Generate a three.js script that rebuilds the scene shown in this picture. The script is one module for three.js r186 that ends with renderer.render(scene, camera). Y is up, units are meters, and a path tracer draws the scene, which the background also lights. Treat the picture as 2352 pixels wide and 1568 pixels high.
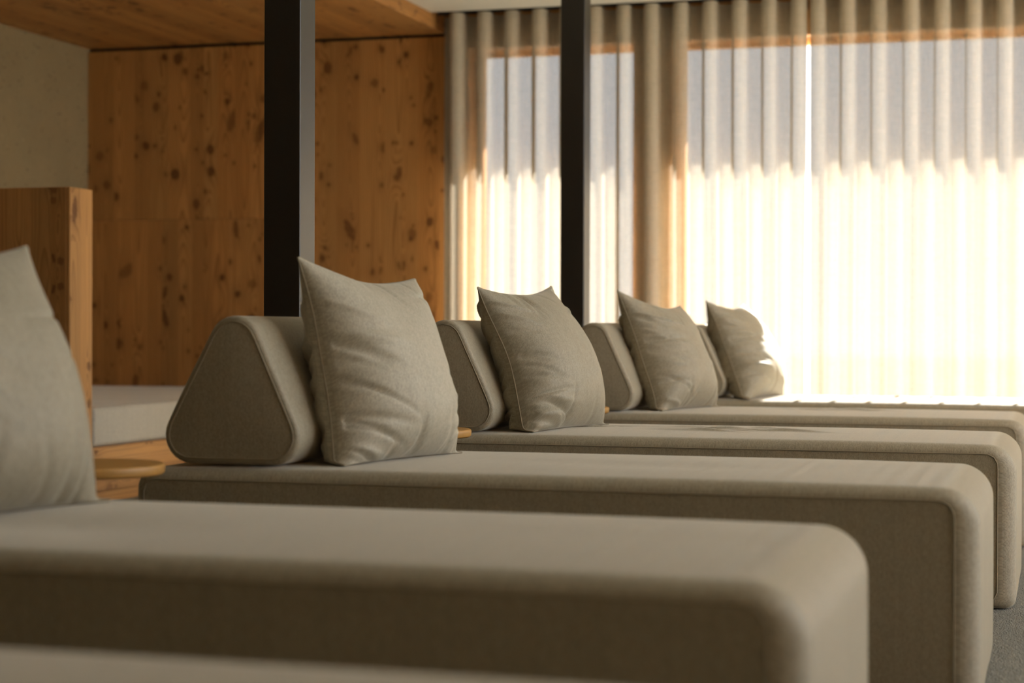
import * as THREE from 'three';
import { mergeGeometries } from 'three/addons/utils/BufferGeometryUtils.js';

// ---------------------------------------------------------------- camera, sky, sun, exposure
const scene = new THREE.Scene();
const camera = new THREE.PerspectiveCamera(20.82, 2352 / 1568, 0.05, 200);
camera.position.set(0, 0.802, 0);
camera.rotation.set(-0.0058, 0.287, 0.003, 'YXZ');
camera.focus = 5.55;
camera.userData.fStop = 2.6;

const SKY = 0.58, SUN = 84;
{ // pale hazy daylight sky, the same all the way round
  const W = 64, H = 128, d = new Float32Array(W * H * 4);
  for (let j = 0; j < H; j++) for (let i = 0; i < W; i++) {
    const el = ((j + 0.5) / H - 0.5) * Math.PI, s = Math.max(0, Math.sin(el)), k = Math.pow(s, 0.6), o = (j * W + i) * 4;
    d[o] = SKY * (2.52 - 1.25 * k); d[o + 1] = SKY * (2.6 - 1.2 * k); d[o + 2] = SKY * (2.64 - 1.05 * k); d[o + 3] = 1;
  }
  const t = new THREE.DataTexture(d, W, H, THREE.RGBAFormat, THREE.FloatType);
  t.mapping = THREE.EquirectangularReflectionMapping; t.magFilter = THREE.LinearFilter; t.needsUpdate = true;
  scene.background = t;
}
const sun = new THREE.DirectionalLight(new THREE.Color().setRGB(1, 0.965, 0.905), SUN);
{
  const az = 15 * Math.PI / 180, prof = 33 * Math.PI / 180; // azimuth from the back wall's normal, profile angle
  sun.position.set(Math.sin(az), Math.tan(prof) * Math.cos(az), -Math.cos(az)).multiplyScalar(20).add(new THREE.Vector3(-1, 0.5, -9));
  sun.target.position.set(-1, 0.5, -9);
  sun.castShadow = true; sun.shadow.radius = 1; sun.shadow.mapSize.set(4096, 4096);
  Object.assign(sun.shadow.camera, { left: -12, right: 12, top: 12, bottom: -12, near: 1, far: 60 });
  sun.shadow.bias = -0.0005;
  scene.add(sun, sun.target);
}
const renderer = new THREE.WebGLRenderer({ antialias: true });
renderer.toneMapping = THREE.LinearToneMapping;
renderer.toneMappingExposure = 2.85;
renderer.shadowMap.enabled = true;

// ---------------------------------------------------------------- helpers
function rng(seed) { let a = seed >>> 0; return () => { a = (a + 0x6d2b79f5) >>> 0; let t = a; t = Math.imul(t ^ (t >>> 15), t | 1); t ^= t + Math.imul(t ^ (t >>> 7), t | 61); return ((t ^ (t >>> 14)) >>> 0) / 4294967296; }; }
function hash2(x, y, s) { let h = Math.imul(x, 374761393) + Math.imul(y, 668265263) + Math.imul(s, 974634777) | 0; h = Math.imul(h ^ (h >>> 13), 1274126177); return ((h ^ (h >>> 16)) >>> 0) / 4294967296; }
function noise2(x, y, s = 1) { // -1..1
  const xi = Math.floor(x), yi = Math.floor(y), fx = x - xi, fy = y - yi, u = fx * fx * (3 - 2 * fx), v = fy * fy * (3 - 2 * fy);
  const a = hash2(xi, yi, s), b = hash2(xi + 1, yi, s), c = hash2(xi, yi + 1, s), d = hash2(xi + 1, yi + 1, s);
  return (a + (b - a) * u + (c - a) * v + (a - b - c + d) * u * v) * 2 - 1;
}
const fbm = (x, y, s, o = 3) => { let r = 0, a = 0.5; for (let i = 0; i < o; i++) { r += a * noise2(x, y, s + i); x *= 2.03; y *= 2.03; a *= 0.5; } return r; };
const clamp = (x, a, b) => Math.min(b, Math.max(a, x));
const sstep = (a, b, x) => { const t = clamp((x - a) / (b - a), 0, 1); return t * t * (3 - 2 * t); };
const lin2s = (c) => 255 * (c <= 0.0031308 ? 12.92 * c : 1.055 * Math.pow(c, 1 / 2.4) - 0.055);
const S8 = new Uint8Array(4097); for (let i = 0; i <= 4096; i++) S8[i] = Math.round(lin2s(i / 4096));
const toS = (c) => S8[clamp(Math.round(c * 4096), 0, 4096)];
function dataTex(W, H, fill, srgb = true, wrap = THREE.RepeatWrapping) {
  const d = new Uint8Array(W * H * 4), px = [0, 0, 0];
  for (let j = 0; j < H; j++) for (let i = 0; i < W; i++) {
    fill(i, j, px); const o = (j * W + i) * 4;
    if (srgb) { d[o] = toS(px[0]); d[o + 1] = toS(px[1]); d[o + 2] = toS(px[2]); } else d[o] = d[o + 1] = d[o + 2] = clamp(px[0] * 255, 0, 255);
    d[o + 3] = 255;
  }
  const t = new THREE.DataTexture(d, W, H); t.wrapS = t.wrapT = wrap; t.magFilter = THREE.LinearFilter; t.minFilter = THREE.LinearMipmapLinearFilter; t.generateMipmaps = true;
  if (srgb) t.colorSpace = THREE.SRGBColorSpace; t.needsUpdate = true; return t;
}
const taken = new Map();
function numbered(n) { const k = taken.get(n) ?? 0; taken.set(n, k + 1); return k ? n + '_' + String(k).padStart(3, '0') : n; }
function mesh(name, geo, mat, parent) { const m = new THREE.Mesh(geo, mat); m.name = parent ? name : numbered(name); m.castShadow = m.receiveShadow = true; (parent ?? scene).add(m); return m; }
function group(name, x = 0, y = 0, z = 0) { const g = new THREE.Group(); g.name = numbered(name); g.position.set(x, y, z); scene.add(g); return g; }
function tag(o, label, category, grp) { o.userData.label = label; o.userData.category = category; if (grp) o.userData.group = grp; return o; }
function struct(o, label, category) { o.userData.kind = 'structure'; if (label) { o.userData.label = label; o.userData.category = category; } return o; }
// a box given by its limits, with uv in metres; grain: axis (0, 1, 2) that v follows
function box(x0, x1, y0, y1, z0, z1, grain = 1, off = [0, 0]) {
  const g = new THREE.BoxGeometry(x1 - x0, y1 - y0, z1 - z0); g.translate((x0 + x1) / 2, (y0 + y1) / 2, (z0 + z1) / 2); return boxUV(g, grain, off);
}
function boxUV(g, grain = 1, off = [0, 0]) {
  const p = g.attributes.position, n = g.attributes.normal, uv = new Float32Array(p.count * 2), c = [0, 0, 0];
  for (let i = 0; i < p.count; i++) {
    c[0] = p.getX(i); c[1] = p.getY(i); c[2] = p.getZ(i);
    const a = [Math.abs(n.getX(i)), Math.abs(n.getY(i)), Math.abs(n.getZ(i))], k = a.indexOf(Math.max(...a));
    const rest = [0, 1, 2].filter((m) => m !== k); let v = grain; if (k === grain) v = rest[1]; const u = rest[0] === v ? rest[1] : rest[0];
    uv[2 * i] = c[u] + off[0]; uv[2 * i + 1] = c[v] + off[1];
  }
  g.setAttribute('uv', new THREE.BufferAttribute(uv, 2)); return g;
}
// smooth normals across coincident vertices
function smoothNormals(g) {
  const p = g.attributes.position, idx = g.index.array, N = new Float32Array(p.count * 3), map = new Map(), id = new Int32Array(p.count);
  for (let i = 0; i < p.count; i++) { const k = Math.round(p.getX(i) * 2e4) + ',' + Math.round(p.getY(i) * 2e4) + ',' + Math.round(p.getZ(i) * 2e4); if (!map.has(k)) map.set(k, i); id[i] = map.get(k); }
  const a = new THREE.Vector3(), b = new THREE.Vector3(), c = new THREE.Vector3();
  for (let i = 0; i < idx.length; i += 3) {
    a.fromBufferAttribute(p, idx[i]); b.fromBufferAttribute(p, idx[i + 1]); c.fromBufferAttribute(p, idx[i + 2]); b.sub(a); c.sub(a); b.cross(c);
    for (let k = 0; k < 3; k++) { const o = id[idx[i + k]] * 3; N[o] += b.x; N[o + 1] += b.y; N[o + 2] += b.z; }
  }
  const out = new Float32Array(p.count * 3);
  for (let i = 0; i < p.count; i++) { const o = id[i] * 3, l = Math.hypot(N[o], N[o + 1], N[o + 2]) || 1; out[3 * i] = N[o] / l; out[3 * i + 1] = N[o + 1] / l; out[3 * i + 2] = N[o + 2] / l; }
  g.setAttribute('normal', new THREE.BufferAttribute(out, 3)); return g;
}
function tube(points, r, closed = true, seg = 6) {
  const curve = new THREE.CatmullRomCurve3(points.map((p) => new THREE.Vector3(...p)), closed, 'catmullrom', 0.2);
  return new THREE.TubeGeometry(curve, points.length * 2, r, seg, closed);
}
// box with worn edges: an extruded rounded square, for beams, panels and posts
function roundedBox(sx, sy, sz, r, seg = 3) {
  const list = (h, n) => { const o = []; for (let i = 0; i <= seg; i++) o.push(-h + r * i / seg); for (let i = 1; i < n; i++) o.push(-h + r + (2 * h - 2 * r) * i / n); for (let i = 0; i <= seg; i++) o.push(h - r + r * i / seg); return o; };
  return cube([sx / 2, sy / 2, sz / 2], [r, r, r], [list(sx / 2, 2), list(sy / 2, 2), list(sz / 2, 2)]);
}
// cube surface sampled at the given coordinates, its edges rounded; move(p, q) may shift the points
function cube(h, r, lists, move) {
  const pos = [], uv = [], ind = [];
  for (let ax = 0; ax < 3; ax++) for (const s of [-1, 1]) {
    const u = (ax + 1) % 3, v = (ax + 2) % 3, A = lists[u], B = lists[v], base = pos.length / 3;
    for (const b of B) for (const a of A) {
      const p = [0, 0, 0]; p[ax] = s * h[ax]; p[u] = a; p[v] = b;
      const q = p.map((x, i) => clamp(x, -h[i] + r[i], h[i] - r[i])), d = p.map((x, i) => (x - q[i]) / r[i]), l = Math.hypot(...d) || 1;
      const o = q.map((x, i) => x + d[i] / l * r[i]);
      if (move) move(o, p, ax, s);
      pos.push(...o);
      if (ax === 1) uv.push(o[0], o[2]); else if (ax === 2) uv.push(o[0], o[1]); else uv.push(o[2] + 0.03, o[1]);
    }
    const n = A.length;
    for (let j = 0; j + 1 < B.length; j++) for (let i = 0; i + 1 < n; i++) {
      const a = base + j * n + i, b = a + 1, c = a + n, e = c + 1;
      if (s > 0) ind.push(a, b, e, a, e, c); else ind.push(a, e, b, a, c, e);
    }
  }
  const g = new THREE.BufferGeometry(); g.setAttribute('position', new THREE.Float32BufferAttribute(pos, 3)); g.setAttribute('uv', new THREE.Float32BufferAttribute(uv, 2)); g.setIndex(ind);
  return smoothNormals(g);
}

// ---------------------------------------------------------------- materials
// knotty larch: u runs across the boards, v along the grain, 1.5 m by 3 m
function woodTexture(seed, W, H, US, VS, boardW, density) {
  const R = rng(seed), boards = []; let u = 0;
  while (u < US) {
    const w = boardW * (0.75 + 0.5 * R()), knots = [], n = Math.round(VS * density * (0.6 + 0.8 * R()));
    let cu = u + w * (0.25 + 0.5 * R());
    for (let i = 0; i < n; i++) {
      const big = R(), kr = 0.006 + 0.02 * big * big;
      knots.push({ u: clamp(cu + (R() - 0.5) * w * 0.9, u + 0.006, u + w - 0.006), v: R() * VS, r: kr, e: 1 + 0.5 * R() + (R() < 0.16 ? 1.4 : 0), a: (R() - 0.5) * 1.2 + (R() < 0.12 ? 1.5 : 0), d: 0.5 + 0.5 * R() });
    }
    knots.sort((a, b) => a.v - b.v);
    boards.push({ u, w, cu, pd: 0.008 + 0.05 * R(), ring: 0.007 + 0.006 * R(), tone: 0.84 + 0.3 * R(), red: R(), knots, s: Math.floor(R() * 1e6), streak: R() < 0.6 ? cu + (R() - 0.5) * w * 0.5 : -9 });
    u += w;
  }
  return dataTex(W, H, (i, j, px) => {
    const uu = (i + 0.5) / W * US, vv = (j + 0.5) / H * VS; let b = boards[0]; for (const c of boards) if (uu >= c.u) b = c;
    const pu = b.cu + 0.02 * noise2(vv * 0.9, 3.1, b.s), pd = b.pd * (1 + 0.9 * noise2(vv * 1.1, 7.7, b.s + 1));
    let r = Math.hypot(uu - pu + 0.003 * noise2(uu * 30, vv * 3, b.s + 2), pd) , knot = 0, halo = 0, kring = 0;
    for (const k of b.knots) {
      const dv0 = vv - k.v; if (dv0 < -0.14) break; if (dv0 > 0.14) continue;
      const du = uu - k.u, c = Math.cos(k.a), s = Math.sin(k.a), x = du * c + dv0 * s * 0.7, y = -du * s + dv0 * c, dd = Math.hypot(x, y / k.e) / k.r + 0.22 * noise2(uu * 160, vv * 110, 5);
      r += k.r * 0.75 * Math.exp(-((du / (k.r * 2.2)) ** 2) - ((dv0 / (k.r * 5.5)) ** 2));
      knot = Math.max(knot, (1 - sstep(0.75, 1.35, dd)) * k.d); halo = Math.max(halo, Math.exp(-dd * dd / 7) * k.d);
      if (dd < 1.3) kring = 0.5 + 0.5 * Math.sin(dd * 9);
    }
    const t = r / b.ring + 0.35 * noise2(uu * 12, vv * 1.6, b.s + 3), f = t - Math.floor(t), late = Math.pow(f, 3.2) * (1 - sstep(0.93, 1, f));
    const fib = 0.05 * noise2(uu * 420, vv * 14, 9) + 0.05 * noise2(uu * 120, vv * 5, 11), patch = 0.09 * noise2(uu * 9, vv * 0.7, b.s + 4);
    let k = b.tone * (1 + fib + patch); const st = Math.exp(-(((uu - b.streak + 0.004 * noise2(vv * 6, 1, b.s)) / 0.004) ** 2)) * sstep(0.25, 0.7, noise2(vv * 2.2, 5, b.s + 6)) * 0.55;
    let m = 0.8 * late + 0.34 * halo + st; m = clamp(m, 0, 0.85);
    let cr = 0.52 * k, cg = (0.27 - 0.025 * b.red) * k, cb = (0.09 - 0.015 * b.red) * k;
    cr += (0.24 - cr) * m; cg += (0.105 - cg) * m; cb += (0.034 - cb) * m;
    const kk = knot * (0.82 + 0.18 * kring); cr += (0.135 - cr) * kk; cg += (0.052 - cg) * kk; cb += (0.016 - cb) * kk;
    px[0] = cr; px[1] = cg; px[2] = cb;
  }, true, THREE.MirroredRepeatWrapping);
}
function withRepeat(t, rx, ry, ox = 0, oy = 0) { const c = t.clone(); c.repeat.set(rx, ry); c.offset.set(ox, oy); c.needsUpdate = true; return c; }
const woodA = woodTexture(11, 1024, 2048, 1.5, 3, 0.125, 5.4), woodB = woodTexture(47, 1024, 2048, 1.5, 3, 0.11, 4.2), woodC = woodTexture(83, 1024, 2048, 1.5, 3, 0.13, 5.6);
const woodMat = (t, ox, oy, rough = 0.55) => new THREE.MeshPhysicalMaterial({ map: withRepeat(t, 1 / 1.5, 1 / 3, ox, oy), roughness: rough, specularIntensity: 0.5 });
const M = {
  woodWallUpper: woodMat(woodA, 0, 0), woodWallLower: woodMat(woodB, 0, 0.02), woodWallSide: woodMat(woodC, 0.1, 0), woodSoffit: woodMat(woodB, 0.4, 0.3), woodPost: woodMat(woodB, 0.69, 0.55), woodFrame: woodMat(woodA, 0.3, 0.6),
};
// herringbone weave, 0.24 m tile, tones only
const weave = { W: 1024, T: 0.24 };
const weaveValue = (i, j, herring) => {
  const u = (i + 0.5) / weave.W * weave.T, v = (j + 0.5) / weave.W * weave.T, p = 0.24 / 60, col = Math.floor(u / 0.024), dir = herring && col & 1 ? 1 : -1;
  const s = (v + dir * u) / p, f = s - Math.floor(s), tri = Math.abs(f - 0.5) * 2, th = ((Math.floor(s) % 60) + 60) % 60, tu = Math.floor(u / (0.24 / 100)), fu = u / (0.24 / 100) - tu;
  const fleck = hash2(th, tu, 3), thread = hash2(tu, 1, 7), gap = Math.abs(fu - 0.5) * 2;
  return clamp(0.5 + 0.5 * (tri - 0.5) + 0.5 * (fleck - 0.5) + 0.14 * (thread - 0.5) - 0.16 * gap * gap, 0, 1);
};
const weaves = [false, true].map((h) => [dataTex(weave.W, weave.W, (i, j, px) => { const w = weaveValue(i, j, h), t = 0.56 + 0.44 * w; px[0] = t; px[1] = t * (0.985 + 0.015 * w); px[2] = t * (0.93 + 0.07 * w); }), dataTex(weave.W, weave.W, (i, j, px) => { px[0] = weaveValue(i, j, h); }, false)]);
const fabric = (r, g, b, herring = true) => new THREE.MeshPhysicalMaterial({ color: new THREE.Color().setRGB(r, g, b), map: withRepeat(weaves[+herring][0], 1 / 0.24, 1 / 0.24), bumpMap: withRepeat(weaves[+herring][1], 1 / 0.24, 1 / 0.24), bumpScale: 0.00025, roughness: 0.62, specularIntensity: 0.9, sheen: 1, sheenRoughness: 0.6, sheenColor: new THREE.Color().setRGB(0.95, 0.9, 0.76) });
M.taupe = fabric(0.415, 0.36, 0.255); M.pillowGrey = fabric(0.53, 0.478, 0.365, false); M.pillowTaupe = fabric(0.41, 0.36, 0.26, false); M.bench = fabric(0.62, 0.565, 0.465, false);
M.piping = new THREE.MeshStandardMaterial({ color: new THREE.Color().setRGB(0.29, 0.245, 0.165), roughness: 0.95 });
// clay plaster with straw
{
  const R = rng(5), N = 1024, straw = new Float32Array(N * N);
  for (let k = 0; k < 900; k++) {
    let x = R() * N, y = R() * N; const a = R() * 6.28, L = 4 + R() * 12, s = (R() < 0.8 ? -1 : 0.6) * (0.3 + 0.7 * R()), bend = (R() - 0.5) * 0.1;
    for (let t = 0, q = a; t < L; t++, q += bend) { x += Math.cos(q); y += Math.sin(q); for (let m = 0; m < 4; m++) straw[(((Math.round(y) + m) % N + N) % N) * N + ((Math.round(x) % N) + N) % N] = s; }
  }
  const v = (i, j) => 0.06 * fbm(i / 90, j / 90, 3, 4) + 0.05 * noise2(i / 3, j / 3, 9);
  M.clay = new THREE.MeshStandardMaterial({ roughness: 0.95,
    map: withRepeat(dataTex(N, N, (i, j, px) => { const k = 1 + v(i, j) * 1.4 + 0.55 * straw[j * N + i]; px[0] = 0.30 * k; px[1] = 0.228 * k; px[2] = 0.12 * k; }), 1 / 2.2, 1 / 2.2),
    bumpMap: withRepeat(dataTex(N, N, (i, j, px) => { px[0] = 0.5 + v(i, j) * 2 + 0.2 * straw[j * N + i]; }, false), 1 / 2.2, 1 / 2.2), bumpScale: 0.002 });
}
// short-pile grey carpet
M.carpet = new THREE.MeshStandardMaterial({ roughness: 1, map: withRepeat(dataTex(1024, 1024, (i, j, px) => { const k = 0.9 + 0.24 * fbm(i / 8, j / 34, 3, 3) + 0.14 * noise2(i / 2.2, j / 5, 8) + 0.10 * fbm(i / 120, j / 120, 12, 2); px[0] = 0.2 * k; px[1] = 0.192 * k; px[2] = 0.155 * k; }), 1 / 0.9, 1 / 0.9),
  bumpMap: withRepeat(dataTex(512, 512, (i, j, px) => { px[0] = 0.5 + 0.5 * noise2(i / 2.5, j / 6, 4); }, false), 1 / 0.45, 1 / 0.45), bumpScale: 0.003 });
// white acoustic ceiling with fine grooves running towards the window
M.ceiling = new THREE.MeshStandardMaterial({ roughness: 0.9, map: withRepeat(dataTex(256, 16, (i, j, px) => { const f = (i % 32) / 32, k = f < 0.22 ? 0.72 : 0.86 + 0.02 * hash2(i >> 5, 0, 2); px[0] = k; px[1] = k * 0.97; px[2] = k * 0.88; }), 1 / 0.128, 1 / 0.128),
  bumpMap: withRepeat(dataTex(256, 16, (i, j, px) => { const f = (i % 32) / 32; px[0] = f < 0.2 ? 0 : 1; }, false), 1 / 0.128, 1 / 0.128), bumpScale: 0.002 });
M.black = new THREE.MeshStandardMaterial({ color: new THREE.Color().setRGB(0.012, 0.011, 0.009), roughness: 0.8 });
M.steel = new THREE.MeshPhysicalMaterial({ color: new THREE.Color().setRGB(0.016, 0.013, 0.009), roughness: 0.34, specularIntensity: 1, ior: 1.6 });
M.tableWood = new THREE.MeshPhysicalMaterial({ roughness: 0.45, map: withRepeat(dataTex(512, 512, (i, j, px) => { const r = Math.hypot(i / 60 - 3 + 0.6 * noise2(i / 160, j / 400, 2), 1.5) * 3, f = r - Math.floor(r), k = 1 + 0.06 * noise2(i / 3, j / 60, 5) - 0.16 * Math.pow(f, 3); px[0] = 0.46 * k; px[1] = 0.235 * k; px[2] = 0.055 * k; }), 2, 2) });
M.paint = new THREE.MeshStandardMaterial({ color: new THREE.Color().setRGB(0.6, 0.56, 0.48), roughness: 0.9 });
M.glass = new THREE.MeshPhysicalMaterial({ color: 0xffffff, transmission: 1, thickness: 0, roughness: 0, ior: 1.45 });
M.terrace = new THREE.MeshPhysicalMaterial({ roughness: 1, specularIntensity: 0, map: withRepeat(dataTex(512, 512, (i, j, px) => { const k = 1 + 0.12 * fbm(i / 40, j / 40, 5, 4) + 0.1 * noise2(i / 2, j / 2, 6); px[0] = 0.085 * k; px[1] = 0.085 * k; px[2] = 0.075 * k; }), 0.5, 0.5) });
M.curtain = new THREE.MeshPhysicalMaterial({ color: 0xffffff, transmission: 0.013, thickness: 0, roughness: 1, specularIntensity: 0.1, ior: 1.2, transparent: true, opacity: 0.9, side: THREE.DoubleSide,
  map: withRepeat(dataTex(512, 512, (i, j, px) => { const k = 1 + 0.08 * noise2(i / 1.5, j / 26, 2) + 0.08 * noise2(i / 26, j / 1.5, 3) + 0.04 * fbm(i / 40, j / 40, 4, 2); px[0] = 0.505 * k; px[1] = 0.445 * k; px[2] = 0.345 * k; }), 1 / 0.5, 1 / 0.5) });

// ---------------------------------------------------------------- the room (depth into the picture is -z)
const ZB = -10.52, YC = 2.662, YS = 2.575, XL = -5.907, XR = 4.2, YH = 6, XB = 0.35, ZN = 6;
struct(mesh('floor', box(XL - 0.2, XR + 0.2, -0.1, 0, ZB - 0.2, ZN + 0.2, 2), M.carpet), 'grey short pile carpet floor', 'floor');
{
  const c = group('ceiling'); struct(c, 'pale grooved acoustic ceiling', 'ceiling');
  mesh('acoustic_panel', box(-3.54, XB, YC, YC + 0.05, -10.30, ZN + 0.2, 2), M.ceiling, c);
  mesh('bulkhead', box(XB - 0.06, XB, YC + 0.05, YH, ZB, ZN, 2), M.paint, c);
  mesh('raised_panel', box(XB - 0.06, XR + 0.3, YH, YH + 0.15, ZB - 0.24, ZN + 0.3, 2), M.paint, c);
  mesh('roof_slab', box(XL - 0.3, XB - 0.06, YC + 0.13, YC + 0.35, ZB - 0.24, ZN + 0.3, 2), M.paint, c);
  mesh('track_recess', box(-3.54, XB - 0.06, YC + 0.03, YC + 0.13, ZB - 0.02, -10.29, 0), M.black, c);
}
{ // wooden soffit over the alcove, its bright edge towards the room
  struct(mesh('soffit', box(XL - 0.1, -3.54, YS, YC + 0.13, ZB - 0.24, ZN + 0.2, 2), M.woodSoffit), 'lowered knotty wood soffit with pale front edge', 'soffit');
}
struct(mesh('wall_left', box(XL - 0.2, XL, 0, YS, ZB - 0.2, ZN + 0.2, 1), M.clay), 'beige clay plaster wall flecked with straw', 'wall');
struct(mesh('wall_front', box(XL, XR, 0, YH, ZN, ZN + 0.2, 1), M.woodWallSide), 'wooden wall behind the camera', 'wall');
{ // back wall: three knotty boards panels, lintel, pier, shadow gap
  const w = group('wall_back'); struct(w, 'knotty larch panel wall with window piers', 'wall');
  mesh('core', box(XL, -3.52, 0, YS, ZB - 0.22, ZB - 0.03, 1), M.black, w);
  mesh('panel', box(XL + 0.002, -4.552, 1.488, YS - 0.022, ZB - 0.03, ZB, 1), M.woodWallUpper, w);
  mesh('panel', box(XL + 0.002, -4.552, 0, 1.4865, ZB - 0.03, ZB + 0.004, 1), M.woodWallLower, w);
  mesh('panel', box(-4.55, -3.44, 0, YS - 0.022, ZB - 0.03, ZB, 1), M.woodWallSide, w);
  mesh('pier', box(-3.52, -3.38, 0, 2.475, ZB - 0.22, ZB, 1), M.woodFrame, w);
  mesh('pier', box(-2.36, -2.15, 0, 2.475, ZB - 0.22, ZB, 1), M.woodFrame, w);
  mesh('pier', box(4.0, XR + 0.2, 0, YH, ZB - 0.22, ZB, 1), M.woodFrame, w);
  mesh('lintel', box(-3.52, 4.0, 2.475, YC + 0.13, ZB - 0.1, ZB, 0), M.woodFrame, w);
  mesh('lintel', box(-3.52, 4.0, 2.55, YC + 0.13, ZB - 0.22, ZB - 0.1, 0), M.woodFrame, w);
  mesh('upper_wall', box(XB - 0.06, 4.0, YC + 0.13, YH, ZB - 0.22, ZB, 0), M.paint, w);
}
function windowUnit(n, x0, x1, y0, y1, z, mullions) {
  const g = group('window_' + n); g.userData.kind = 'structure'; const t = 0.05, d = 0.06;
  mesh('head_rail', box(x0, x1, y1 - t, y1, z - d, z, 0), M.woodFrame, g); mesh('sill_rail', box(x0, x1, y0, y0 + t, z - d, z, 0), M.woodFrame, g);
  mesh('stile', box(x0, x0 + t, y0 + t, y1 - t, z - d, z, 1), M.woodFrame, g); mesh('stile', box(x1 - t, x1, y0 + t, y1 - t, z - d, z, 1), M.woodFrame, g);
  let a = x0 + t; for (const m of [...mullions, x1 - t + 0.03]) { mesh('pane', box(a, Math.min(m - 0.03, x1 - t), y0 + t, y1 - t, z - 0.035, z - 0.03, 1), M.glass, g); if (m < x1 - t) mesh('mullion', box(m - 0.03, m + 0.03, y0 + t, y1 - t, z - d, z, 1), M.woodFrame, g); a = m + 0.03; }
  return g;
}
tag(windowUnit(1, -3.38, -2.36, 0, 2.55, ZB - 0.15, []), 'narrow wood framed window beside the larch wall', 'window');
tag(windowUnit(2, -2.15, 4.0, 0, 2.55, ZB - 0.15, []), 'wide wood framed window behind the long curtain', 'window');
{ // glazed side of the room, to the right of the beds
  const w = group('wall_right'); struct(w, 'side wall with a tall glazed opening', 'wall');
  const x0 = XR, x1 = XR + 0.2;
  const T = YH - 0.1, za = -10.2, zb = -2.5;
  mesh('pier', box(x0, x1, 0, YH, ZB, za, 1), M.woodFrame, w); mesh('pier', box(x0, x1, 0, YH, zb, ZN, 1), M.woodWallSide, w);
  mesh('lintel', box(x0, x1, T, YH, za, zb, 2), M.woodFrame, w);
  const g = group('window_3'); g.userData.kind = 'structure'; tag(g, 'tall panorama glazing that the beds face, with wooden posts', 'window');
  const zs = [0, 1, 2, 3, 4].map((k) => za + (zb - za) * k / 4);
  for (let i = 0; i < 4; i++) mesh('pane', box(x0 + 0.08, x0 + 0.085, 0.06, T - 0.06, zs[i] + 0.04, zs[i + 1] - 0.04, 1), M.glass, g);
  for (const z of zs) mesh('post', box(x0 + 0.05, x0 + 0.12, 0, T, z - 0.04, z + 0.04, 1), M.woodFrame, g);
  mesh('rail', box(x0 + 0.05, x0 + 0.12, T - 0.06, T, za, zb, 2), M.woodFrame, g); mesh('rail', box(x0 + 0.05, x0 + 0.12, 0, 0.06, za, zb, 2), M.woodFrame, g);
}
// outside: eaves over the back window, pale terrace
{
  const e = group('eaves'); struct(e, 'wooden roof eaves above the windows outside', 'eaves');
  mesh('soffit_board', box(XL - 0.3, XR + 0.3, 2.645, 2.8, ZB - 1.21, ZB - 0.22, 0), M.woodFrame, e);
  mesh('edge_beam', box(XL - 0.3, XR + 0.3, 2.605, 2.8, ZB - 1.27, ZB - 1.21, 0), M.woodFrame, e);
}
struct(mesh('terrace', box(-60, 60, -0.25, -0.1, -70, 40, 2), M.terrace), 'pale stone terrace outside the windows', 'terrace');

// ---------------------------------------------------------------- alcove
{
  const p = group('partition_panel', -4.226, 0, -7.47); tag(p, 'chest high knotty wood partition with pale edge beside the alcove bench', 'partition');
  mesh('board', boxUV(roundedBox(1.66, 1.436, 0.2, 0.004, 2).translate(-0.85, 0.718, 0), 1, [0.35, 0.3]), M.woodPost, p);
  mesh('edge_board', boxUV(roundedBox(0.02, 1.436, 0.2, 0.004, 2).translate(-0.01, 0.718, 0), 1, [0.15, 0.8]), M.woodPost, p);
  const b = group('alcove_bench', -4.226, 0, -8.97); tag(b, 'low knotty wood bench platform filling the alcove', 'bench');
  mesh('front_board', box(-0.03, 0, 0.06, 0.262, -1.52, 1.398, 2, [0.2, 0.5]), M.woodPost, b);
  mesh('platform', box(-1.675, -0.031, 0.06, 0.26, -1.52, 1.398, 2), M.woodPost, b);
  mesh('plinth', box(-1.675, -0.025, 0, 0.06, -1.52, 1.398, 2), M.woodPost, b);
  const c = group('bench_cushion', -5.06, 0.262, -9.03);
  tag(c, 'pale grey woven seat cushion on the alcove bench', 'cushion');
  const L = (h, r, n) => { const o = []; for (let i = 0; i <= 4; i++) o.push(-h + r * i / 4); for (let i = 1; i < n; i++) o.push(-h + r + (2 * h - 2 * r) * i / n); for (let i = 0; i <= 4; i++) o.push(h - r + r * i / 4); return o; };
  const h = [0.828, 0.094, 1.435], r = [0.025, 0.025, 0.025];
  mesh('cover', cube(h, r, [L(h[0], r[0], 16), L(h[1], r[1], 3), L(h[2], r[2], 40)], (o, q, ax, s) => { if (o[1] > 0) o[1] += 0.005 * fbm(o[0] * 3, o[2] * 3, 5, 3); o[1] += 0; }).translate(0, 0.094, 0), M.bench, c);
  const e = 0.8281, pts = []; for (let i = 0; i <= 20; i++) pts.push([e - 0.004, 0.094 + 0.072, -1.41 + 2.82 * i / 20]);
  mesh('piping', tube(pts, 0.0035, false), M.bench, c);
}

// ---------------------------------------------------------------- columns
for (const [x, z, s, lab] of [[-2.315, -5.38, 0.122, 'thick dark steel column standing in front of the larch wall'], [-2.22, -8.58, 0.118, 'slim dark steel column standing in front of the pleated curtain']]) {
  const c = group('steel_column', x, 0, z); tag(c, lab, 'column', 'dark steel columns');
  mesh('shaft', roundedBox(s, YC - 0.012, s, 0.005, 3).translate(0, (YC - 0.012) / 2 + 0.01, 0), M.steel, c);
  mesh('base_plate', roundedBox(s + 0.06, 0.012, s + 0.06, 0.003, 2).translate(0, 0.006, 0), M.steel, c);
}

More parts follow.
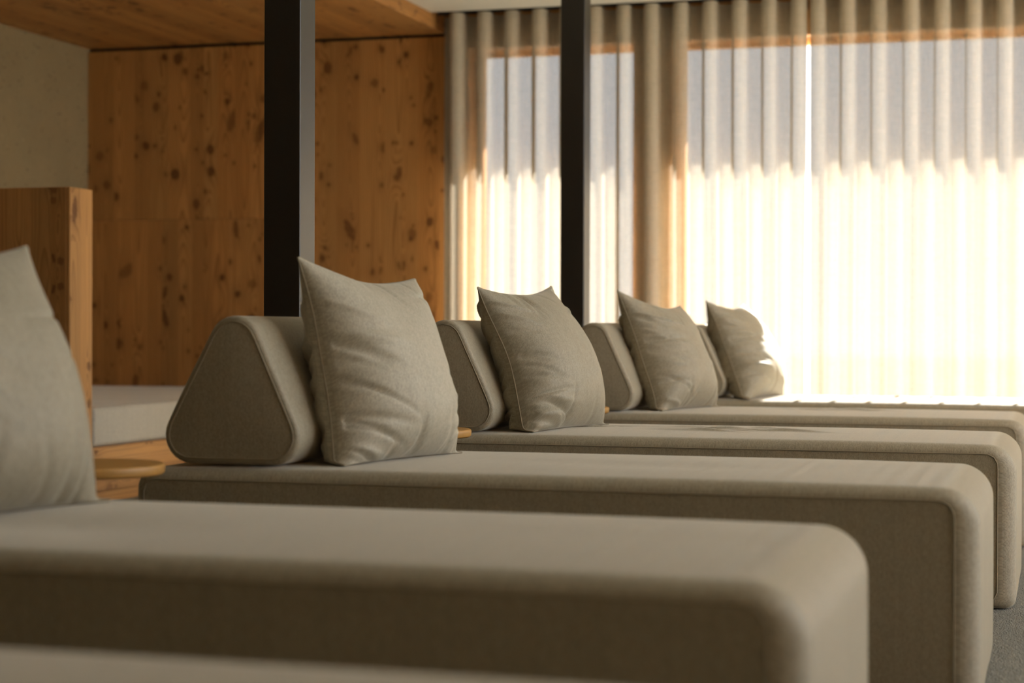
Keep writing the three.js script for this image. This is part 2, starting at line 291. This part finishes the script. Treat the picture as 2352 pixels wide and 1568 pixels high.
// ---------------------------------------------------------------- curtains
function curtain(x0, x1, phase, label, seed) {
  const P = 0.1665, per = 30, nx = Math.round((x1 - x0) / P * per), ny = 14, y0 = 0.015, y1 = YC - 0.004, pos = [], uv = [], ind = [];
  for (let j = 0; j <= ny; j++) for (let i = 0; i <= nx; i++) {
    const s = x0 + (x1 - x0) * i / nx, y = y1 + (y0 - y1) * Math.pow(j / ny, 1.3), hang = (y1 - y) / 2.6, th = 2 * Math.PI * (s - phase) / P;
    const a = 0.076 * (1 + 0.16 * noise2(s * 6.1, 1.5, seed)) * (1 - 0.06 * hang);
    const wob = 0.010 * hang * noise2(s * 7, hang * 1.5, seed + 3) + 0.007 * noise2(s * 5.3, 0.3, seed + 5);
    pos.push(s + wob + 0.017 * Math.sin(2 * th), y, -10.40 + a * Math.cos(th) + 0.006 * hang * noise2(s * 4, 4 + hang, seed + 7));
    uv.push(s * 1.9, y);
  }
  for (let j = 0; j < ny; j++) for (let i = 0; i < nx; i++) { const a = j * (nx + 1) + i, b = a + 1, c = a + nx + 1, d = c + 1; ind.push(a, c, b, b, c, d); }
  const g = new THREE.BufferGeometry(); g.setAttribute('position', new THREE.Float32BufferAttribute(pos, 3)); g.setAttribute('uv', new THREE.Float32BufferAttribute(uv, 2)); g.setIndex(ind); g.computeVertexNormals();
  return tag(mesh('pleated_curtain', g, M.curtain), label, 'curtain', 'sheer curtains along the window wall');
}
curtain(-3.50, -1.366, -3.402, 'sheer beige wave-pleated curtain running from the larch wall past the slim column to the slit', 3);
curtain(-1.333, 4.05, -1.293, 'sheer beige wave-pleated curtain hanging over the wide window beyond the slit', 8);
{
  const t = group('curtain_track', 0, YC, -10.40); tag(t, 'thin black curtain track recessed along the ceiling edge', 'curtain track');
  mesh('rail', box(-3.53, 4.1, 0.0, 0.028, -0.012, 0.012, 0), M.black, t);
}

// ---------------------------------------------------------------- daybeds
const BW = 0.83, BH = 0.474, BL = 1.95;
function lists(h, r, n) { const o = []; for (let i = 0; i <= 7; i++) o.push(-h + r * i / 7); for (let i = 1; i < n; i++) o.push(-h + r + (2 * h - 2 * r) * i / n); for (let i = 0; i <= 7; i++) o.push(h - r + r * i / 7); return o; }
function daybed(xFoot, near, seed, label, folds = []) { // xFoot: the foot's seam; near: depth of the near side
  const b = group('daybed', xFoot - BL / 2 + 0.045, 0, -(near + BW / 2)); tag(b, label, 'daybed', 'taupe daybeds standing side by side');
  const h = [BL / 2, BH / 2, BW / 2], RZ = 0.05, IN = 0.024;
  const roll = (o, hx, hy, foot, head) => { // outline seen from the side: square corners to quarter circles, the widest over the foot
    const sx = Math.sign(o[0]) || 1, sy = Math.sign(o[1]) || 1, R = sy < 0 ? 0.03 : sx > 0 ? foot : head, vx = Math.abs(o[0]) - hx + R, vy = Math.abs(o[1]) - hy + R;
    if (vx > 0 && vy > 0) { const k = Math.max(vx, vy) / Math.hypot(vx, vy) - 1; o[0] += sx * vx * k; o[1] += sy * vy * k; }
  };
  const seam = (x, y) => { const hx = x > 0 ? h[0] - 0.052 : h[0] - 0.03, o = [x * hx / h[0], y * (h[1] - IN) / h[1]]; roll(o, hx, h[1] - IN, 0.034, 0.03); return o; };
  const g = cube(h, [1e-5, 1e-5, 1e-5], [lists(h[0], 0.08, 130), lists(h[1], 0.08, 8), lists(h[2], RZ, 56)], (o, p, ax, s) => {
    const sz = clamp((Math.abs(p[2]) - h[2] + RZ) / RZ, 0, 1); roll(o, h[0], h[1], 0.08, 0.045);
    if (sz > 0) { const a = ax === 2 ? Math.PI / 2 : sz * Math.PI / 2; const q = seam(p[0], p[1]), f = 1 - Math.cos(a); o[0] += (q[0] - o[0]) * f; o[1] += (q[1] - o[1]) * f; o[2] = Math.sign(p[2]) * (h[2] - RZ + RZ * Math.sin(a)); }
    const fx = 1 - (o[0] / h[0]) ** 4, fz = 1 - (o[2] / h[2]) ** 2, up = sstep(BH / 2 - IN, BH / 2, o[1]);
    if (up > 0) {
      let d = 0.011 * fx * Math.sqrt(Math.max(0, fz)) + fz * (0.0018 * fbm(o[0] * 3.1, o[2] * 4, seed, 3));
      for (const [cx, cz, lx, lz, a, ang] of folds) { const X = (o[0] - cx) * Math.cos(ang) + (o[2] - cz) * Math.sin(ang), Z = -(o[0] - cx) * Math.sin(ang) + (o[2] - cz) * Math.cos(ang); d += a * Math.exp(-((X / lx) ** 2) - ((Z / lz) ** 2)); }
      o[1] += d * up;
    }
    const foot = sstep(h[0] - 0.05, h[0], o[0]); if (foot > 0) o[0] += foot * (0.006 * (1 - (o[1] / h[1]) ** 2) + 0.003 * fbm(o[1] * 6, o[2] * 5, seed + 9, 2)) * (1 - (o[2] / h[2]) ** 2);
    const side = Math.max(0, Math.abs(o[2]) - h[2] + 0.05) / 0.05; if (side > 0) o[2] += Math.sign(o[2]) * side * 0.0016 * fbm(o[0] * 5, o[1] * 6, seed + 4, 3);
  });
  mesh('cover', g.translate(0, BH / 2, 0), M.taupe, b);
  for (const s of [1, -1]) { // seam round each side panel
    const pts = [], X = lists(h[0], 0.08, 24), Y = lists(h[1], 0.08, 6), put = (x, y) => { const o = seam(x, y); pts.push([o[0], BH / 2 + o[1], s * (h[2] + 0.0002)]); };
    for (let k = 0; k + 1 < X.length; k++) put(X[k], -h[1]); for (let k = 0; k + 1 < Y.length; k++) put(h[0], Y[k]);
    for (let k = X.length - 1; k > 0; k--) put(X[k], h[1]); for (let k = Y.length - 1; k > 0; k--) put(-h[0], Y[k]);
    mesh('piping', tube(pts, 0.0022), M.piping, b);
  }
  return b;
}
const NEAR = [0.87, 2.38, 3.966, 5.531, 7.15, 8.727], FOOT = [-0.31, -0.354, -0.203, -0.165, -0.15, -0.05];
const ripples = (cx, cz, n, seed) => { const R = rng(seed), o = []; for (let i = 0; i < n; i++) o.push([cx + (R() - 0.5) * 0.42, cz + (R() - 0.5) * 0.14, 0.05 + 0.09 * R(), 0.010 + 0.012 * R(), (R() < 0.35 ? -1 : 1) * (0.004 + 0.006 * R()), (R() - 0.5) * 0.9]); return o; };
const BEDL = ['taupe daybed with a bare top, neither pillow nor bolster on it', 'taupe daybed whose pillow stands before the wooden partition', 'taupe daybed with the large pillow and bolster in front of the thick column', 'taupe daybed with rippled cover between the thick column and the slim column', 'taupe daybed whose bolster stands beside the slim column', 'taupe daybed alongside the curtain, its top washed by sunlight'];
const BEDF = [[], [[-0.3, 0.1, 0.2, 0.12, -0.008, 0.2]], [[0.2, 0.05, 0.3, 0.1, -0.004, 0.1]], [...ripples(0.08, 0.0, 13, 4), ...ripples(-0.2, -0.1, 6, 14)], ripples(0.12, -0.05, 9, 6), ripples(0.2, 0.05, 7, 9)];
for (let i = 0; i < 6; i++) daybed(FOOT[i], NEAR[i], 20 + i * 7, BEDL[i], BEDF[i]);

// ---------------------------------------------------------------- bolsters: rounded triangular wedges across the head of each bed
function bolster(x, near, label, seed) {
  const b = group('wedge_bolster', x, BH + 0.01, -(near + BW / 2)); tag(b, label, 'bolster', 'wedge bolsters at the head of the daybeds');
  const r = 0.068, e = 0.014, hl = 0.365, tri = [[0.205 - 1.52 * r, r], [0.003, 0.352 - r], [-0.214 + 1.52 * r, r]]; // counter-clockwise
  const prof = [];
  for (let k = 0; k < 3; k++) {
    const A = tri[k], B = tri[(k + 1) % 3], Z = tri[(k + 2) % 3], nrm = (p, q) => { const dx = q[0] - p[0], dy = q[1] - p[1], l = Math.hypot(dx, dy); return Math.atan2(-dx / l, dy / l); };
    let a0 = nrm(Z, A), a1 = nrm(A, B); while (a1 < a0) a1 += 2 * Math.PI;
    for (let i = 0; i <= 9; i++) { const a = a0 + (a1 - a0) * i / 9; prof.push([A[0], A[1], Math.cos(a), Math.sin(a), 0]); }
    for (let i = 1; i < 14; i++) { const f = i / 14; prof.push([A[0] + (B[0] - A[0]) * f, A[1] + (B[1] - A[1]) * f, Math.cos(a1), Math.sin(a1), k === 2 ? 0 : Math.sin(Math.PI * f)]); }
  }
  const n = prof.length, rings = []; // [z, inset]
  for (let i = 0; i <= 6; i++) { const a = Math.PI / 2 * (1 - i / 6); rings.push([hl - e + e * Math.sin(a), e * (1 - Math.cos(a))]); }
  for (let i = 1; i < 24; i++) rings.push([hl - e - 2 * (hl - e) * i / 24, 0]);
  for (let i = 0; i <= 6; i++) { const a = Math.PI / 2 * i / 6; rings.push([-(hl - e) - e * Math.sin(a), e * (1 - Math.cos(a))]); }
  const pos = [], uv = [], ind = [];
  rings.forEach(([z, ins], j) => { let arc = 0; prof.forEach(([cx, cy, nx, ny, bulge], i) => { const rr = r - ins + 0.007 * bulge * (1 - (z / hl) ** 2) + 0.003 * bulge * noise2(cx * 9 + z * 6, z * 7, seed); const X = cx + nx * rr, Y = Math.max(0, cy + ny * rr); if (i) { const p = pos.length - 3; arc += Math.hypot(X - pos[p], Y - pos[p + 1]); } pos.push(X, Y, z); uv.push(z, arc); }); });
  for (let j = 0; j + 1 < rings.length; j++) for (let i = 0; i < n; i++) { const a = j * n + i, c = j * n + (i + 1) % n, d = a + n, f = c + n; ind.push(a, d, c, c, d, f); }
  const g = new THREE.BufferGeometry(); g.setAttribute('position', new THREE.Float32BufferAttribute(pos, 3)); g.setAttribute('uv', new THREE.Float32BufferAttribute(uv, 2)); g.setIndex(ind); smoothNormals(g);
  mesh('cover', g, M.taupe, b);
  for (const s of [1, -1]) { // flat ends, pushed out a little
    const P = [], U = [], I = [], K = 5, j0 = s > 0 ? 0 : (rings.length - 1); const cx0 = 0, cy0 = 0.13;
    for (let k = 0; k <= K; k++) for (let i = 0; i < n; i++) { const o = (j0 * n + i) * 3, f = 1 - k / K, X = cx0 + (pos[o] - cx0) * f, Y = cy0 + (pos[o + 1] - cy0) * f; P.push(X, Y, s * (hl + 0.006 * (1 - f * f))); U.push(X, Y); }
    for (let k = 0; k < K; k++) for (let i = 0; i < n; i++) { const a = k * n + i, c = k * n + (i + 1) % n, d = a + n, f = c + n; if (s > 0) I.push(a, c, d, c, f, d); else I.push(a, d, c, c, d, f); }
    const q = new THREE.BufferGeometry(); q.setAttribute('position', new THREE.Float32BufferAttribute(P, 3)); q.setAttribute('uv', new THREE.Float32BufferAttribute(U, 2)); q.setIndex(I); q.computeVertexNormals();
    mesh('end_panel', q, M.taupe, b);
    const pp = []; for (let i = 0; i < n; i += 2) { const o = (j0 * n + i) * 3; pp.push([pos[o], pos[o + 1], s * hl]); }
    mesh('piping', tube(pp, 0.0022), M.piping, b);
  }
  return b;
}
const BOLX = [0, -2.03, -1.873, -1.875, -1.79, -1.70];
const BOLL = ['', 'taupe wedge bolster behind the pillow nearest the wooden partition', 'taupe wedge bolster at the foot of the thick dark column', 'taupe wedge bolster between the two dark columns', 'taupe wedge bolster right beside the slim dark column', 'taupe wedge bolster on the bed next to the curtain'];
for (let i = 1; i < 6; i++) bolster(BOLX[i], NEAR[i] - 0.0, BOLL[i], i * 5);

// ---------------------------------------------------------------- pillows: square, knife-edged, with pointed corners
const PG = 'square pillows leaning on the bolsters';
function pillow(px, pz, yaw, lean, seed, label, opt = {}) {
  const a = opt.a ?? 0.252, T = opt.T ?? 0.148, N = 110, R = rng(seed * 31 + 1);
  const g = group('pillow', px, BH + 0.009, pz), roll = opt.roll ?? 0; g.rotation.y = yaw; tag(g, label, 'pillow', PG);
  const folds = []; // creases that start at the side seams and run inwards
  for (let i = 0; i < 26; i++) folds.push({ side: R() < 0.78 ? -1 : 1, v: -0.9 + 1.7 * R(), len: 0.16 + 0.42 * R(), w: 0.018 + 0.04 * R(), a: (R() < 0.62 ? -1 : 1) * (0.004 + 0.0095 * R()), tilt: -0.75 + 0.75 * R() });
  for (let i = 0; i < 9; i++) folds.push({ top: R() < 0.5 ? 1 : -1, v: -0.9 + 1.8 * R(), len: 0.15 + 0.3 * R(), w: 0.025 + 0.04 * R(), a: -(0.003 + 0.006 * R()), tilt: -0.5 + R() });
  const crease = (u, v) => { let d = 0; for (const f of folds) { const along = f.top ? (f.top > 0 ? 1 - v : v + 1) : (f.side > 0 ? 1 - u : u + 1), ac = (f.top ? u : v) - f.v - f.tilt * along; if (along > f.len * 2.2) continue; d += f.a * (f.side > 0 ? 0.45 : 1) * Math.exp(-((ac / f.w) ** 2)) * sstep(0, 0.06, along) * (1 - sstep(f.len * 0.3, f.len * 2, along)); } return d; };
  const warp = (t) => Math.sign(t) * (1 - Math.pow(1 - Math.abs(t), 1.35));
  const cl = Math.cos(lean), sl = Math.sin(lean);
  const place = (u, v, s) => {
    const pin = opt.pin ?? 0.14, x0 = a * u * (1 - pin * (1 - v * v)) , sag = 0.012 * (1 - v) * 0.5;
    let x = x0 + Math.sign(u) * sag * Math.abs(u), y = a * (1 + v * (1 - pin * (v > 0 ? 1 : 0.55) * (1 - u * u))) - 0.03; y -= x * roll * Math.max(0, y) / (2 * a);
    const body = Math.pow(Math.max(0, 1 - Math.abs(u) ** 2.4), 0.5) * Math.pow(Math.max(0, 1 - Math.abs(v) ** 2.4), 0.55);
    let z = s * ((s > 0 ? T : T * 0.86) * body * (1 - 0.22 * v) + crease(u, v * (s > 0 ? 1 : 0.93)) * Math.min(1, body * 6) * (s > 0 ? 1 : 1.1) + 0.004 * body * fbm(u * 2.2 + 9, v * 2.2, seed + (s > 0 ? 0 : 40), 3));
    z += 0.012 * noise2(u * 1.3 + 5, v * 1.3, seed + 70); // the whole cushion is a little warped
    let Y = y * cl + z * sl, Z = z * cl - y * sl;
    const floorY = 0.001 + 0.001 * (s > 0 ? 1 : 0), H0 = 0.014; if (Y < floorY + H0) { const k = floorY + H0 - Y, soft = H0 * (1 - Math.exp(-k / H0)); Y = floorY + H0 - soft; Z += Math.max(0, k - soft) * 0.9; }
    return [x, Y, Z];
  };
  const pos = [], uv = [], ind = [];
  for (const s of [1, -1]) {
    const base = pos.length / 3;
    for (let j = 0; j <= N; j++) for (let i = 0; i <= N; i++) { const u = warp(-1 + 2 * i / N), v = warp(-1 + 2 * j / N); pos.push(...place(u, v, s)); uv.push(u * a + (s < 0 ? 0.07 : 0), v * a); }
    for (let j = 0; j < N; j++) for (let i = 0; i < N; i++) { const A = base + j * (N + 1) + i, B = A + 1, C = A + N + 1, D = C + 1; if (s > 0) ind.push(A, B, D, A, D, C); else ind.push(A, D, B, A, C, D); }
  }
  const q = new THREE.BufferGeometry(); q.setAttribute('position', new THREE.Float32BufferAttribute(pos, 3)); q.setAttribute('uv', new THREE.Float32BufferAttribute(uv, 2)); q.setIndex(ind);
  // sharp at the seam: each half keeps its own normals
  q.computeVertexNormals();
  mesh('cover', q, opt.mat ?? M.pillowTaupe, g);
  const edge = [], E = 40; for (let k = 0; k < 4 * E; k++) { const t = warp(-1 + 2 * (k % E) / E), side = Math.floor(k / E), [u, v] = [[t, -1], [1, t], [-t, 1], [-1, -t]][side], p1 = place(u, v, 1), p2 = place(u, v, -1); edge.push([(p1[0] + p2[0]) / 2, (p1[1] + p2[1]) / 2, (p1[2] + p2[2]) / 2]); }
  mesh('piping', tube(edge, 0.0026), M.piping, g);
  return g;
}
const D = Math.PI / 180;
pillow(-1.775, -2.83, 80 * D, 17 * D, 1, 'grey woven pillow in front of the dark wooden partition', { a: 0.265 });
pillow(-1.585, -4.34, 77 * D, 13 * D, 2, 'grey woven pillow whose corner points at the thick column', { a: 0.258, roll: 0.08, mat: M.pillowGrey });
pillow(-1.565, -5.89, 78 * D, 20 * D, 3, 'coarse taupe pillow with two upright corners, its bolster between the two columns', { a: 0.264, roll: -0.03 });
pillow(-1.487, -7.55, 74 * D, 19 * D, 4, 'taupe pillow with diagonal creases beside the slim column', { a: 0.257, roll: 0.13, pin: 0.17 });
pillow(-1.40, -9.02, 80 * D, 22 * D, 5, 'pillow half lit by the sun next to the curtain', { a: 0.264, roll: 0.02, pin: 0.16 });

// ---------------------------------------------------------------- small round side tables between the beds
const TABL = ['round honey coloured wooden side table between the partition and the thick column bed', 'small round wooden side table showing beside the large grey pillow', 'small round wooden side table showing beside the coarse taupe pillow'];
[[-2.02, -3.6, 0.512], [-1.815, -5.15, 0.514], [-1.785, -6.76, 0.518]].forEach(([x, z, h], i) => {
  const t = group('side_table', x, 0, z); tag(t, TABL[i], 'side table', 'round side tables');
  const R = 0.165, th = 0.024, prof = [[0, h - th], [R - 0.006, h - th], [R - 0.001, h - th + 0.005], [R, h - 0.006], [R - 0.002, h - 0.002], [R - 0.006, h], [0, h]].map((p) => new THREE.Vector2(...p));
  mesh('table_top', boxUV(new THREE.LatheGeometry(prof, 64).toNonIndexed(), 2), M.tableWood, t);
  mesh('stem', new THREE.LatheGeometry([[0, 0.012], [0.016, 0.012], [0.016, h - th - 0.006], [0.06, h - th - 0.004], [0.06, h - th], [0, h - th]].map((p) => new THREE.Vector2(...p)), 24), M.steel, t);
  mesh('base', new THREE.LatheGeometry([[0, 0], [0.13, 0], [0.132, 0.006], [0.128, 0.012], [0, 0.014]].map((p) => new THREE.Vector2(...p)), 40), M.steel, t);
});

renderer.render(scene, camera);
